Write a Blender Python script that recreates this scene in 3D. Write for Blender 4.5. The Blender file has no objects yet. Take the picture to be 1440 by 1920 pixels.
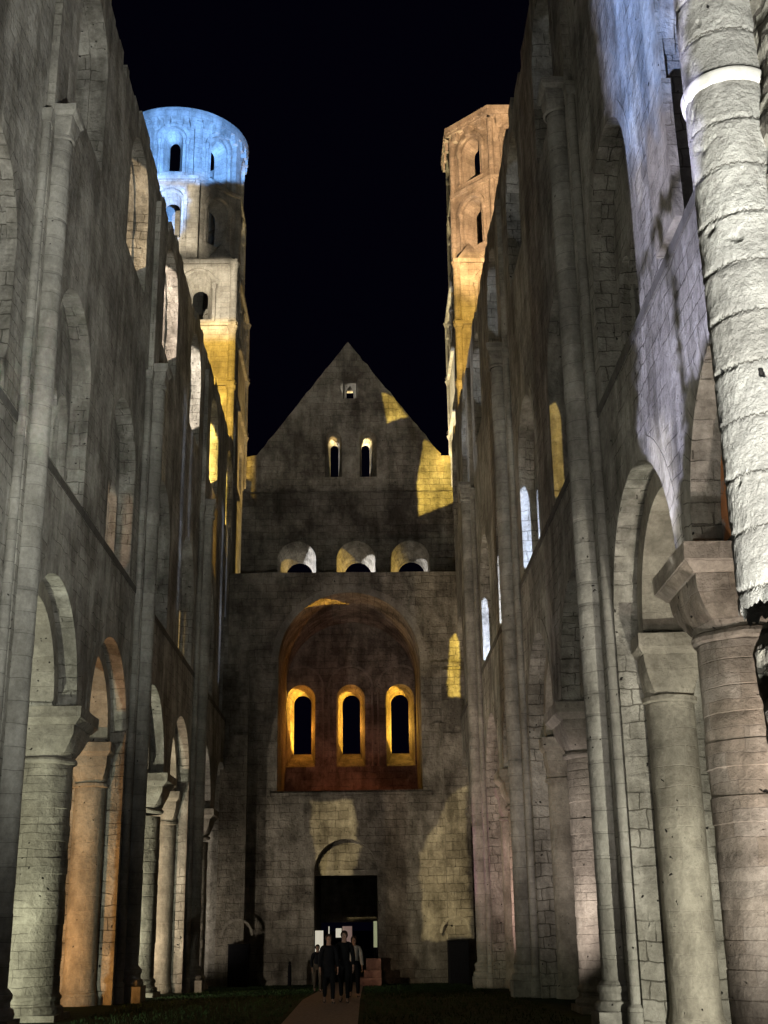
import bpy, bmesh, math, random
from mathutils import Vector, Matrix, noise, geometry
random.seed(7)
S = bpy.context.scene
COL = S.collection
PI = math.pi
R_ = math.radians

# ---------------------------------------------------------------- camera
cam_d = bpy.data.cameras.new('camera'); cam = bpy.data.objects.new('camera', cam_d); COL.objects.link(cam)
S.camera = cam
RW = Matrix(((0.9998, 0.0084, -0.0165), (-0.0130, -0.3168, -0.9484), (-0.0132, 0.9484, -0.3167)))
# columns of RW = camera x, y, z axes in world
cam.matrix_world = Matrix.Translation((0, 0, 1.85)) @ RW.to_4x4()
cam_d.sensor_fit = 'VERTICAL'; cam_d.sensor_height = 24.0; cam_d.lens = 24.0 * 2328.83 / 1920.0
cam_d.clip_start = 0.05; cam_d.clip_end = 3000
# ---------------------------------------------------------------- world, exposure
w = bpy.data.worlds.new('World'); S.world = w; w.use_nodes = True
bg = w.node_tree.nodes['Background']; bg.inputs[0].default_value = (0.16, 0.13, 0.55, 1); bg.inputs[1].default_value = 0.0042
S.view_settings.view_transform = 'Standard'; S.view_settings.look = 'None'; S.view_settings.exposure = 0; S.view_settings.gamma = 1
S.render.resolution_x = 768; S.render.resolution_y = 1024
S.cycles.max_bounces = 5; S.cycles.diffuse_bounces = 3; S.cycles.glossy_bounces = 1
S.cycles.caustics_reflective = False; S.cycles.caustics_refractive = False
try: S.cycles.sample_clamp_indirect = 4.0
except Exception: pass

# ---------------------------------------------------------------- lamps
def lamp(loc, tgt, col, power, deg=60, blend=0.5, size=0.05, polys=None, soft=0.01, rag=0.006, ragscale=60):
    """floodlight or, with polys (lists of world points), a framing projector"""
    d = bpy.data.lights.new('floodlight', 'SPOT'); o = bpy.data.objects.new('floodlight', d); COL.objects.link(o)
    d.color = col; d.energy = power; d.spot_size = R_(deg); d.spot_blend = blend; d.shadow_soft_size = size
    o.location = loc; q = (Vector(tgt) - Vector(loc)).to_track_quat('-Z', 'Y'); o.rotation_euler = q.to_euler()
    if polys:
        M = q.to_matrix().transposed()
        d.use_nodes = True; nt = d.node_tree; em = nt.nodes['Emission']
        em.inputs['Color'].default_value = (1, 1, 1, 1)
        N = nt.nodes.new; K = nt.links.new
        def mth(op, a, b=None, c=None, clamp=False):
            n = N('ShaderNodeMath'); n.operation = op; n.use_clamp = clamp
            for i, v in enumerate((a, b, c)):
                if v is None: continue
                if isinstance(v, (int, float)): n.inputs[i].default_value = v
                else: K(v, n.inputs[i])
            return n.outputs[0]
        tc = N('ShaderNodeTexCoord'); sp = N('ShaderNodeSeparateXYZ'); K(tc.outputs['Normal'], sp.inputs[0])
        nz = mth('ABSOLUTE', sp.outputs[2])
        x = mth('DIVIDE', sp.outputs[0], nz); y = mth('DIVIDE', sp.outputs[1], nz)
        no = N('ShaderNodeTexNoise'); no.inputs['Scale'].default_value = ragscale; no.inputs['Detail'].default_value = 3
        K(tc.outputs['Normal'], no.inputs['Vector'])
        jit = mth('MULTIPLY', mth('SUBTRACT', no.outputs[0], 0.5), rag * 4)
        tot = None
        for P in polys:
            pts = []
            for p in P:
                l = M @ (Vector(p) - Vector(loc)); pts.append((l.x / -l.z, l.y / -l.z))
            A = sum(pts[i][0] * pts[(i + 1) % len(pts)][1] - pts[(i + 1) % len(pts)][0] * pts[i][1] for i in range(len(pts)))
            if A < 0: pts.reverse()
            m = None
            for i in range(len(pts)):
                (x0, y0), (x1, y1) = pts[i], pts[(i + 1) % len(pts)]
                L = math.hypot(x1 - x0, y1 - y0); nx, ny = -(y1 - y0) / L, (x1 - x0) / L
                c = -(nx * x0 + ny * y0)
                e = mth('ADD', mth('ADD', mth('MULTIPLY', x, nx), mth('MULTIPLY', y, ny)), c)
                m = e if m is None else mth('MINIMUM', m, e)
            m = mth('ADD', m, jit)
            m = mth('DIVIDE', m, soft, clamp=True)
            tot = m if tot is None else mth('MAXIMUM', tot, m)
        K(tot, em.inputs['Strength'])
    return o
def X_(v, Y, z): return (v, Y, z)

WH = (1, .93, .80); GR = (.93, 1, .80); YE = (1, .62, .09); OR = (1, .40, .06); BL = (.17, .42, 1); VI = (.50, .55, 1); WA = (1, .80, .56); PK = (1, .62, .56)
WXs = (-3.43, -.775, 1.875)
# nave floods
def RWp(l): return [(4.6, y, z) for y, z in l]
def FP(l, Y=60): return [(x, Y, z) for x, z in l]
lamp((3.0, 3.0, 0.4), (-6.7, 17.5, 17), (.97, 1, .95), 24000, 85, 1, .3)                 # left wall, near half
lamp((-0.5, 1.5, 1.0), (-1, 45, 19), (.94, .97, .92), 1900, 50, 1, .3)                   # added unseen fill, down the nave
lamp((-5.8, 9, 0.4), (4.6, 26, 16), (1, .96, .86), 2500, 85, 1, .3)                    # right wall
lamp((-5.7, 41, 0.3), (4.6, 26, 11), (.84, .86, 1), 650, 60, 1, .2, polys=[RWp([(18, .5), (40, .5), (40, 26), (18, 26)])], soft=.1, rag=0)                     # cool light on the far side of the right shafts
lamp((-1.4, 3, 1.0), (-.8, 63, 28), (1, .88, .74), 13000, 30, .2, .1, polys=[FP([(-6.4, 24.2), (4.9, 24.2), (4.9, 26.3), (-.8, 33.6), (-6.4, 26)], 63)], soft=.002, rag=0)
# framing projectors on the near right wall
B1 = [(18.85, 12), (20.3, 20), (20.3, 27), (10.5, 27), (10.5, 12)]; B2 = [(16.3, 8.6), (17.4, 7.0), (19.3, 9.6), (18.85, 12.02), (16.3, 12.02)]; B3 = [(16.28, 8.9), (16.32, 12.02), (10.5, 12.02), (10.5, 9.7)]
lamp((-5.9, 6.5, .4), (4.6, 15.5, 14), (.66, .67, 1), 31000, 85, .3, .04, polys=[RWp(B1), RWp(B2), RWp(B3)], soft=.012, rag=.012)
lamp((-5.7, 6.2, .4), (4.6, 15.5, 16), (.17, .38, 1), 78000, 85, .3, .04, polys=[RWp([(18.9, 14), (20.3, 20), (20.3, 27), (12, 27), (15, 13)])], soft=.05, rag=.012)
lamp((-5.5, 6.0, .4), (4.6, 17, 14), (1, .97, .95), 22000, 60, .3, .04, polys=[RWp([(17.75, 12.6), (18.1, 14), (18.0, 15.6), (17.5, 16.3), (17.1, 15.8), (17.1, 14.2)]), RWp([(15.2, 13.3), (15.5, 14.5), (15.4, 17.5), (14.9, 17.5), (14.8, 14.5)]),
     RWp([(17.0, 6.9), (18.6, 7.6), (18.9, 8.7), (18.3, 9.5), (17.5, 9.45), (16.9, 8.7)])], soft=.02, rag=.012)
lamp((-5.6, 8.0, .4), (4.6, 21.5, 17), (.9, 1, .86), 2600, 40, .3, .04, polys=[RWp([(21.2, 15.6), (21.8, 15.4), (22.1, 16.6), (21.9, 18.4), (21.3, 18.3), (21.1, 17)])], soft=.02, rag=.008)
# floodlight at the foot of the near pier
lamp((3.1, 4.8, 0.25), (3.75, 9.9, 8), (1, .985, .95), 7600, 80, .6, .06, polys=[[(2.6, 9.7, 1.5), (5.5, 9.7, 1.5), (5.5, 9.7, 22), (2.6, 9.7, 22)]], soft=.02)
# left aisle lamps
lamp((-9.6, 23.6, .3), (-7.6, 28.8, 4.5), (.96, 1, .80), 2600, 118, .9, .05)
lamp((-9.6, 30.6, .3), (-7.6, 34.2, 4), (1, .46, .13), 1600, 118, .9, .05)
lamp((-9.6, 36.8, .3), (-7.5, 41.8, 4.5), (1, 1, .80), 3200, 118, .9, .05)
lamp((-9.6, 43.4, .3), (-7.6, 47.2, 4), (1, .78, .56), 2600, 118, .9, .05)
lamp((-9.2, 50.3, .3), (-7.6, 54.2, 4), (1, .88, .76), 1500, 118, .9, .05)
lamp((-9.2, 56.6, .3), (-7.6, 59.5, 4), (1, .88, .76), 450, 118, .9, .05)
# right aisle lamps
lamp((6.4, 16.2, .3), (5.6, 21.4, 4), (1, .98, .84), 2600, 118, .9, .05)
lamp((4.4, 12.8, .3), (5.3, 17.0, 6), (1, .93, .87), 1400, 110, .9, .05)
lamp((7.2, 13.2, .3), (5.4, 16.0, 8.5), (1, .80, .72), 1500, 90, .9, .05)
lamp((3.0, 26.6, .3), (5.0, 34.2, 6.5), (1, .86, .84), 1500, 75, .9, .05)
lamp((2.7, 40.4, .3), (5.0, 47.2, 6), (1, .66, .64), 1500, 75, .9, .05)
lamp((-2.2, 52, .3), (4.4, 49, 4.6), (.72, .12, .55), 1300, 28, .8, .05)
# tribune lamps
for jy, c, p in ((27.95, (1, .70, .20), 1900), (34.15, (.56, .68, 1), 6000), (40.95, (.80, .86, 1), 5000), (47.15, (.62, .72, 1), 9000)):
    lamp((8.4, jy - 3.6, 11.3), (5.3, jy, 13.6), c, p, 90, .6, .03, polys=[[(4.1, jy, 10.8), (6.3, jy, 10.8), (6.3, jy, 17), (3.9, jy, 17)]], soft=.01, rag=.006)
lamp((-10.6, 30, 11.1), (-8, 33.6, 13), (1, .60, .32), 700, 90, .8, .03)
lamp((-10.6, 42, 11.1), (-8, 46, 13), (1, .66, .22), 1700, 90, .8, .03)
# outside the left clerestory: from the aisle roof, raking the window jambs
for t, c, p in ((32.75, (1, .74, .46), 700), (39.25, (1, .82, .70), 1700), (45.75, (1, .90, .80), 2000), (52.25, (1, .72, .18), 4200), (58.75, (1, .70, .14), 5000)):
    lamp((-10.9, t - 2.6, 19.3), (-7.5, t + 1.4, 22.4), c, p * 4.6, 76, .4, .03, polys=[[(-8.6, t + 1.48, 18.5), (-6.2 if t < 50 else -6.7, t + 1.48, 18.5), (-5.7 if t < 50 else -6.7, t + 1.48, 29), (-8.6, t + 1.48, 29)]], soft=.01, rag=.002)
for t, p in ((26.25, 200), (32.75, 500), (39.25, 900), (45.75, 1200), (52.25, 1200)): lamp((8.8, t - 2.6, 17.4), (5.4, t + 1.4, 22.4), (.72, .82, 1), p, 60, .4, .03, polys=[[(4.0, t + 1.48, 18.5), (6.5, t + 1.48, 18.5), (6.5, t + 1.48, 28.5), (3.7, t + 1.48, 28.5)]], soft=.01, rag=.002)
# towers
lamp((-7.3, 43, 26.6), (-9.6, 60, 29), YE, 32000, 80, .9, .1, polys=[[(-15, 60, 18), (-6, 60, 18), (-6, 60, 33), (-15, 60, 33)]], soft=.02, rag=.0)
lamp((-5, 38, 26.5), (-10.3, 61, 43), (.15, .38, 1), 215000, 32, .35, .1, polys=[[(-16, 60, 41.2), (-6, 60, 41.2), (-6, 60, 49), (-16, 60, 49)], [(-16, 60, 36.4), (-10.6, 60, 36.4), (-9.4, 60, 39), (-9.6, 60, 41.3), (-16, 60, 42)]], soft=.012, rag=.006)
lamp((-8.5, 36, 26.6), (-10.0, 60, 37.5), (1, .90, .74), 60000, 40, .5, .1, polys=[[(-16, 60, 31.5), (-6, 60, 31.5), (-6, 60, 36.75), (-16, 60, 36.75)], [(-16, 60, 36.6), (-8.35, 60, 36.6), (-8.6, 60, 42.2), (-16, 60, 42.2)]], soft=.03, rag=.004)
lamp((-1.0, 66.5, 19.5), (-6.6, 65, 36), (1, .66, .24), 5000, 80, .8, .05)
lamp((5.3, 43, 26.6), (8.2, 60, 30), (1, .60, .12), 26000, 80, .9, .1, polys=[[(4, 60, 18), (14, 60, 18), (14, 60, 37), (4, 60, 37)]], soft=.02, rag=0)
lamp((6.0, 40, 26.5), (8, 61, 42), (1, .60, .33), 80000, 36, .6, .1)
lamp((-.4, 66.0, 19.5), (5.1, 64.5, 38), (1, .84, .46), 26000, 80, .8, .05)
# behind the west front: yellow through the recess windows, white through the gable
lamp((1.9, 75, 3.5), (-1.2, 66, 12), (1, .52, .06), 60000, 60, .5, .05, polys=[[(-5, 68, 8), (-2.3, 68, 8), (-2.3, 68, 15), (-5, 68, 15)]], soft=.02, rag=0)
lamp((5.2, 73.0, 8.6), (-.8, 67, 12), (1, .52, .05), 22000, 70, .4, .05)
for x, c in ((WXs[0], (1, .36, .04)), (WXs[1], (1, .42, .06)), (WXs[2], (1, .52, .08))): lamp((x + .1, 69.0, 12.3), (x, 66.9, 12.2), c, 430, 120, .5, .12)
lamp((-1, 62.2, 8.4), (-.8, 66.5, 12), (1, .25, .11), 150, 150, 1, .1)  # added unseen spot inside the recess, stands in for the reddish glow
lamp((3.6, 67.4, 18.5), (-1.5, 63.5, 20.5), (1, .66, .12), 3500, 70, .6, .05)
lamp((-6.2, 68.5, 18.5), (1.5, 63.5, 22), (.92, .93, 1), 11000, 90, .6, .05)
lamp((-5.8, 40, 26.2), (-.72, 63, 30.1), (1, .98, .94), 15000, 2.4, .2, .03)  # added unseen spot high in the nave, brightens the gable tracery
for x in (-3.5, -.4, 2.5): lamp((x, 65.6, 18.35), (x, 63.4, 20.6), (.92, .9, .9), 130, 70, .6, .2)
# yellow framing projectors on the west front and gable
lamp((-6.4, 20, 11.6), (2, 60, 18), (1, .72, .14), 230000, 60, .1, .05, polys=[FP([(1.0, 29.9), (1.75, 29.6), (2.5, 28.4), (1.3, 28.0)], 63), FP([(3.3, 27.1), (4.9, 26.0), (4.9, 23.4), (2.9, 22.6), (2.85, 24.4)], 63),
     FP([(4.15, 15.2), (4.5, 15.6), (4.7, 15.2), (4.7, 12.3), (4.0, 12.3)])], soft=.002, rag=.0012, ragscale=160)
lamp((-6.4, 26, 11.6), (1, 60, 5), (1, .82, .46), 30000, 60, .1, .05, polys=[FP([(-2.7, 7.6), (-.3, 7.6), (.05, 6.6), (-.3, 5.6), (-.1, 4.2), (-2.2, 4.2), (-2.7, 6)]), FP([(3.2, 7.6), (4.2, 7.9), (4.9, 9), (4.9, 1.2), (2.5, 1.2), (2.4, 4.9)])], soft=.004, rag=.004, ragscale=60)

# ---------------------------------------------------------------- materials
def nodes_mat(name):
    m = bpy.data.materials.new(name); m.use_nodes = True; nt = m.node_tree
    return m, nt, nt.nodes['Principled BSDF']
def stone(name, c1=(.36, .335, .28), c2=(.24, .215, .175), bw=.55, bh=.32, mortar=.012, bump=.5, patch=.5, pits=0.0, red=0.0, streak=.35, rough=.9, rub=0.0, mcol=None, scar=0.0, cover=0.0):
    m, nt, b = nodes_mat(name); N = nt.nodes.new; K = nt.links.new
    def val(n, i): return n.outputs[i]
    uv = N('ShaderNodeUVMap'); uv.uv_map = 'uv'
    geo = N('ShaderNodeNewGeometry')
    nd = N('ShaderNodeTexNoise'); nd.inputs['Scale'].default_value = 1.7; nd.inputs['Detail'].default_value = 4
    K(geo.outputs['Position'], nd.inputs['Vector'])
    sub = N('ShaderNodeVectorMath'); sub.operation = 'SUBTRACT'; K(nd.outputs['Color'], sub.inputs[0]); sub.inputs[1].default_value = (.5, .5, .5)
    scl = N('ShaderNodeVectorMath'); scl.operation = 'SCALE'; K(sub.outputs[0], scl.inputs[0]); scl.inputs['Scale'].default_value = .09 + rub * .5
    add = N('ShaderNodeVectorMath'); add.operation = 'ADD'; K(uv.outputs[0], add.inputs[0]); K(scl.outputs[0], add.inputs[1])
    br = N('ShaderNodeTexBrick'); K(add.outputs[0], br.inputs['Vector'])
    br.inputs['Scale'].default_value = 1; br.inputs['Brick Width'].default_value = bw; br.inputs['Row Height'].default_value = bh
    br.inputs['Mortar Size'].default_value = mortar; br.inputs['Mortar Smooth'].default_value = .35; br.inputs['Bias'].default_value = -.2
    br.offset = .43; br.squash = 1.25; br.squash_frequency = 3
    br.inputs['Color1'].default_value = (*c1, 1); br.inputs['Color2'].default_value = (*[a * .35 + d * .65 for a, d in zip(c1, c2)], 1)
    br.inputs['Mortar'].default_value = (*(mcol or [v * .55 for v in c2]), 1)
    brc, brf = br.outputs['Color'], br.outputs['Fac']
    if cover > 0:
        cv = N('ShaderNodeTexNoise'); cv.inputs['Scale'].default_value = .75; cv.inputs['Detail'].default_value = 9; cv.inputs['Roughness'].default_value = .6
        co_ = N('ShaderNodeVectorMath'); co_.operation = 'ADD'; co_.inputs[1].default_value = (4.3, 7.1, 2.2); K(geo.outputs['Position'], co_.inputs[0]); K(co_.outputs[0], cv.inputs['Vector'])
        cq = N('ShaderNodeValToRGB'); cq.color_ramp.elements[0].position = .56 - .14 * cover; cq.color_ramp.elements[0].color = (0, 0, 0, 1); cq.color_ramp.elements[1].position = .64 - .12 * cover; cq.color_ramp.elements[1].color = (1, 1, 1, 1); K(cv.outputs[0], cq.inputs[0])
        cmx = N('ShaderNodeMixRGB'); K(cq.outputs[0], cmx.inputs[0]); K(brc, cmx.inputs[1]); cmx.inputs[2].default_value = (*[min(1, v * 1.02) for v in c1], 1); brc = cmx.outputs[0]
        inv = N('ShaderNodeMath'); inv.operation = 'SUBTRACT'; inv.inputs[0].default_value = 1; K(cq.outputs[0], inv.inputs[1])
        bf = N('ShaderNodeMath'); bf.operation = 'MULTIPLY'; K(inv.outputs[0], bf.inputs[0]); K(brf, bf.inputs[1]); brf = bf.outputs[0]
    # big weathering patches
    n1 = N('ShaderNodeTexNoise'); n1.inputs['Scale'].default_value = .55; n1.inputs['Detail'].default_value = 7; n1.inputs['Roughness'].default_value = .68
    K(geo.outputs['Position'], n1.inputs['Vector'])
    r1 = N('ShaderNodeValToRGB'); r1.color_ramp.elements[0].position = .40; r1.color_ramp.elements[0].color = (.36, .34, .31, 1)
    r1.color_ramp.elements[1].position = .60; r1.color_ramp.elements[1].color = (1.12, 1.1, 1.05, 1); K(n1.outputs[0], r1.inputs[0])
    mx = N('ShaderNodeMixRGB'); mx.blend_type = 'MULTIPLY'; mx.inputs[0].default_value = patch; K(brc, mx.inputs[1]); K(r1.outputs[0], mx.inputs[2])
    # vertical streaks
    mp = N('ShaderNodeMapping'); mp.inputs['Scale'].default_value = (1.7, 1.7, .42); K(geo.outputs['Position'], mp.inputs['Vector'])
    n2 = N('ShaderNodeTexNoise'); n2.inputs['Scale'].default_value = 1.0; n2.inputs['Detail'].default_value = 6; n2.inputs['Roughness'].default_value = .65; K(mp.outputs[0], n2.inputs['Vector'])
    r2 = N('ShaderNodeValToRGB'); r2.color_ramp.elements[0].position = .40; r2.color_ramp.elements[0].color = (.34, .33, .30, 1)
    r2.color_ramp.elements[1].position = .56; r2.color_ramp.elements[1].color = (1, 1, 1, 1); K(n2.outputs[0], r2.inputs[0])
    mx2 = N('ShaderNodeMixRGB'); mx2.blend_type = 'MULTIPLY'; mx2.inputs[0].default_value = streak; K(mx.outputs[0], mx2.inputs[1]); K(r2.outputs[0], mx2.inputs[2])
    out = mx2.outputs[0]
    # fine grain
    n3 = N('ShaderNodeTexNoise'); n3.inputs['Scale'].default_value = 9; n3.inputs['Detail'].default_value = 8; n3.inputs['Roughness'].default_value = .75; K(geo.outputs['Position'], n3.inputs['Vector'])
    r3 = N('ShaderNodeValToRGB'); r3.color_ramp.elements[0].position = .3; r3.color_ramp.elements[0].color = (.55, .54, .52, 1); r3.color_ramp.elements[1].position = .62; r3.color_ramp.elements[1].color = (1.1, 1.1, 1.1, 1)
    K(n3.outputs[0], r3.inputs[0])
    mx3 = N('ShaderNodeMixRGB'); mx3.blend_type = 'MULTIPLY'; mx3.inputs[0].default_value = .6; K(out, mx3.inputs[1]); K(r3.outputs[0], mx3.inputs[2]); out = mx3.outputs[0]
    # pits: small dark holes
    pm = None
    if pits > 0:
        vo = N('ShaderNodeTexVoronoi'); vo.inputs['Scale'].default_value = 4.2; vo.inputs['Randomness'].default_value = 1
        dn = N('ShaderNodeVectorMath'); dn.operation = 'SCALE'; K(sub.outputs[0], dn.inputs[0]); dn.inputs['Scale'].default_value = .6
        da = N('ShaderNodeVectorMath'); da.operation = 'ADD'; K(geo.outputs['Position'], da.inputs[0]); K(dn.outputs[0], da.inputs[1]); K(da.outputs[0], vo.inputs['Vector'])
        rv = N('ShaderNodeValToRGB'); rv.color_ramp.elements[0].position = .05 + .05 * pits; rv.color_ramp.elements[0].color = (1, 1, 1, 1); rv.color_ramp.elements[1].position = .09 + .06 * pits; rv.color_ramp.elements[1].color = (0, 0, 0, 1)
        K(vo.outputs['Distance'], rv.inputs[0])
        cn = N('ShaderNodeTexNoise'); cn.inputs['Scale'].default_value = .8; cn.inputs['Detail'].default_value = 3; K(geo.outputs['Position'], cn.inputs['Vector'])
        cr = N('ShaderNodeMath'); cr.operation = 'GREATER_THAN'; cr.inputs[1].default_value = .53; K(cn.outputs[0], cr.inputs[0])
        cm = N('ShaderNodeMath'); cm.operation = 'MULTIPLY'; K(cr.outputs[0], cm.inputs[0]); K(rv.outputs[0], cm.inputs[1]); pm = cm.outputs[0]
        mp_ = N('ShaderNodeMixRGB'); mp_.blend_type = 'MIX'; K(pm, mp_.inputs[0]); K(out, mp_.inputs[1]); mp_.inputs[2].default_value = (.02, .018, .015, 1); out = mp_.outputs[0]
    sm = None
    if scar > 0:
        ms = N('ShaderNodeMapping'); ms.inputs['Scale'].default_value = (.8, .8, .42); K(geo.outputs['Position'], ms.inputs['Vector'])
        s1 = N('ShaderNodeTexNoise'); s1.inputs['Scale'].default_value = 1.1; s1.inputs['Detail'].default_value = 8; s1.inputs['Roughness'].default_value = .62; K(ms.outputs[0], s1.inputs['Vector'])
        q1 = N('ShaderNodeValToRGB'); q1.color_ramp.elements[0].position = .60 - .12 * scar; q1.color_ramp.elements[0].color = (0, 0, 0, 1); q1.color_ramp.elements[1].position = .64 - .12 * scar; q1.color_ramp.elements[1].color = (1, 1, 1, 1); K(s1.outputs[0], q1.inputs[0])
        v2 = N('ShaderNodeTexVoronoi'); v2.inputs['Scale'].default_value = 3.6; v2.feature = 'DISTANCE_TO_EDGE'
        d2 = N('ShaderNodeVectorMath'); d2.operation = 'SCALE'; K(sub.outputs[0], d2.inputs[0]); d2.inputs['Scale'].default_value = 1.1
        e2 = N('ShaderNodeVectorMath'); e2.operation = 'ADD'; K(geo.outputs['Position'], e2.inputs[0]); K(d2.outputs[0], e2.inputs[1]); K(e2.outputs[0], v2.inputs['Vector'])
        q2 = N('ShaderNodeValToRGB'); q2.color_ramp.elements[0].position = .02; q2.color_ramp.elements[0].color = (.30, .28, .25, 1); q2.color_ramp.elements[1].position = .16; q2.color_ramp.elements[1].color = (.80, .78, .74, 1); K(v2.outputs['Distance'], q2.inputs[0])
        q3 = N('ShaderNodeMixRGB'); q3.blend_type = 'MULTIPLY'; q3.inputs[0].default_value = 1; K(out, q3.inputs[1]); K(q2.outputs[0], q3.inputs[2])
        q4 = N('ShaderNodeMixRGB'); K(q1.outputs[0], q4.inputs[0]); K(out, q4.inputs[1]); K(q3.outputs[0], q4.inputs[2]); out = q4.outputs[0]
        sm = N('ShaderNodeMath'); sm.operation = 'MULTIPLY'; K(q1.outputs[0], sm.inputs[0]); K(v2.outputs['Distance'], sm.inputs[1])
        sm2 = N('ShaderNodeMath'); sm2.operation = 'MULTIPLY_ADD'; K(sm.outputs[0], sm2.inputs[0]); sm2.inputs[1].default_value = 5.0
        sm3 = N('ShaderNodeMath'); sm3.operation = 'MULTIPLY'; K(q1.outputs[0], sm3.inputs[0]); sm3.inputs[1].default_value = -1.3; K(sm3.outputs[0], sm2.inputs[2]); sm = sm2.outputs[0]
    if red > 0:
        n4 = N('ShaderNodeTexNoise'); n4.inputs['Scale'].default_value = .9; n4.inputs['Detail'].default_value = 8; n4.inputs['Roughness'].default_value = .6
        of = N('ShaderNodeVectorMath'); of.operation = 'ADD'; of.inputs[1].default_value = (11, 3, 5); K(geo.outputs['Position'], of.inputs[0]); K(of.outputs[0], n4.inputs['Vector'])
        r4 = N('ShaderNodeValToRGB'); r4.color_ramp.elements[0].position = .60 - .15 * red; r4.color_ramp.elements[0].color = (0, 0, 0, 1); r4.color_ramp.elements[1].position = .63 - .15 * red; r4.color_ramp.elements[1].color = (1, 1, 1, 1)
        K(n4.outputs[0], r4.inputs[0])
        m4 = N('ShaderNodeMixRGB'); K(r4.outputs[0], m4.inputs[0]); K(out, m4.inputs[1]); m4.inputs[2].default_value = (.36, .15, .06, 1); out = m4.outputs[0]
    K(out, b.inputs['Base Color']); b.inputs['Roughness'].default_value = rough; b.inputs['Specular IOR Level'].default_value = .2
    # bump: mortar + grain
    mb = N('ShaderNodeMath'); mb.operation = 'MULTIPLY'; K(brf, mb.inputs[0]); mb.inputs[1].default_value = -.6
    ma = N('ShaderNodeMath'); ma.operation = 'MULTIPLY_ADD'; K(n3.outputs[0], ma.inputs[0]); ma.inputs[1].default_value = .9 + rub; K(mb.outputs[0], ma.inputs[2])
    last = ma.outputs[0]
    n5 = N('ShaderNodeTexNoise'); n5.inputs['Scale'].default_value = 2.6; n5.inputs['Detail'].default_value = 5; K(geo.outputs['Position'], n5.inputs['Vector'])
    m5 = N('ShaderNodeMath'); m5.operation = 'MULTIPLY_ADD'; K(n5.outputs[0], m5.inputs[0]); m5.inputs[1].default_value = 1.6 + 2 * rub; K(last, m5.inputs[2]); last = m5.outputs[0]
    if sm is not None:
        m7 = N('ShaderNodeMath'); m7.operation = 'ADD'; K(sm, m7.inputs[0]); K(last, m7.inputs[1]); last = m7.outputs[0]
    if pm:
        m6 = N('ShaderNodeMath'); m6.operation = 'MULTIPLY_ADD'; K(pm, m6.inputs[0]); m6.inputs[1].default_value = -1.5; K(last, m6.inputs[2]); last = m6.outputs[0]
    bp = N('ShaderNodeBump'); bp.inputs['Strength'].default_value = bump; bp.inputs['Distance'].default_value = .06; K(last, bp.inputs['Height']); K(bp.outputs[0], b.inputs['Normal'])
    return m
def plain(name, col, rough=.8, emit=None, es=1, noise_=.25, scale=8, metal=0):
    m, nt, b = nodes_mat(name); N = nt.nodes.new; K = nt.links.new
    n = N('ShaderNodeTexNoise'); n.inputs['Scale'].default_value = scale; n.inputs['Detail'].default_value = 5
    tc = N('ShaderNodeTexCoord'); K(tc.outputs['Object'], n.inputs['Vector'])
    r = N('ShaderNodeValToRGB'); r.color_ramp.elements[0].position = .3; r.color_ramp.elements[0].color = (*[v * (1 - noise_) for v in col], 1)
    r.color_ramp.elements[1].position = .7; r.color_ramp.elements[1].color = (*[min(1, v * (1 + noise_)) for v in col], 1); K(n.outputs[0], r.inputs[0]); K(r.outputs[0], b.inputs['Base Color'])
    b.inputs['Roughness'].default_value = rough; b.inputs['Specular IOR Level'].default_value = .08; b.inputs['Metallic'].default_value = metal
    if emit: b.inputs['Emission Color'].default_value = (*emit, 1); b.inputs['Emission Strength'].default_value = es
    return m
M_wall = stone('limestone_wall', c1=(.40, .385, .34), c2=(.29, .275, .235), patch=.7, streak=.6, bump=.85, pits=.4, bh=.30, mortar=.010, rub=.12, cover=.6)
M_plast = stone('weathered_wall', patch=.75, streak=.6, bump=1.1, pits=.6, bh=.31, bw=.46, mortar=.013, c1=(.43, .415, .37), c2=(.29, .275, .235), rub=.28, mcol=(.17, .16, .135), cover=.62)
M_shaft = stone('shaft_stone', c1=(.335, .325, .29), c2=(.24, .23, .20), bw=3.7, bh=.42, patch=.6, streak=.45, bump=.6, mortar=.005, pits=.2)
M_ashlar = stone('ashlar', bw=.62, bh=.34, patch=.6, streak=.35, bump=.7, pits=.4, mortar=.009, rub=.10, cover=.4, mcol=(.40, .37, .31))
M_aisle = stone('aisle_masonry', c1=(.40, .375, .31), c2=(.26, .215, .14), bw=.46, bh=.27, patch=.3, streak=.1, bump=.8, mortar=.02, mcol=(.30, .26, .19))
M_col = stone('column_stone', c1=(.37, .345, .285), bw=.8, bh=.36, patch=.7, streak=.4, bump=.8, pits=.6, mortar=.006, rub=.12, cover=.5, mcol=(.14, .125, .10))
M_colred = stone('stained_column_stone', c1=(.40, .365, .31), c2=(.30, .245, .18), bw=.7, bh=.36, patch=.8, streak=.5, bump=.8, pits=1.3, mortar=.006, mcol=(.36, .32, .27), rub=.1)
M_red = stone('limewashed_wall_with_red_paint', c1=(.36, .31, .29), bw=.5, bh=.3, patch=.5, streak=.3, bump=.5, red=.75, mortar=.010)
M_rub = stone('rubble', c1=(.42, .40, .34), c2=(.20, .18, .15), bw=.34, bh=.2, patch=.6, streak=.2, bump=1.2, mortar=.03, rub=.6, pits=.8)
M_near = stone('pitted_shaft_stone', c1=(.42, .41, .38), c2=(.36, .345, .31), bw=90, bh=.50, patch=.55, streak=.3, bump=1.5, mortar=.007, pits=.8, rub=.02, mcol=(.16, .15, .13))
M_ringlit = stone('lit_toned_ring_stone', c1=(.56, .54, .49), c2=(.5, .48, .43), bw=1, bh=3, patch=.1, streak=.1, bump=.2)  # paler stone colour carries the lamplight on the ring moulding
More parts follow.
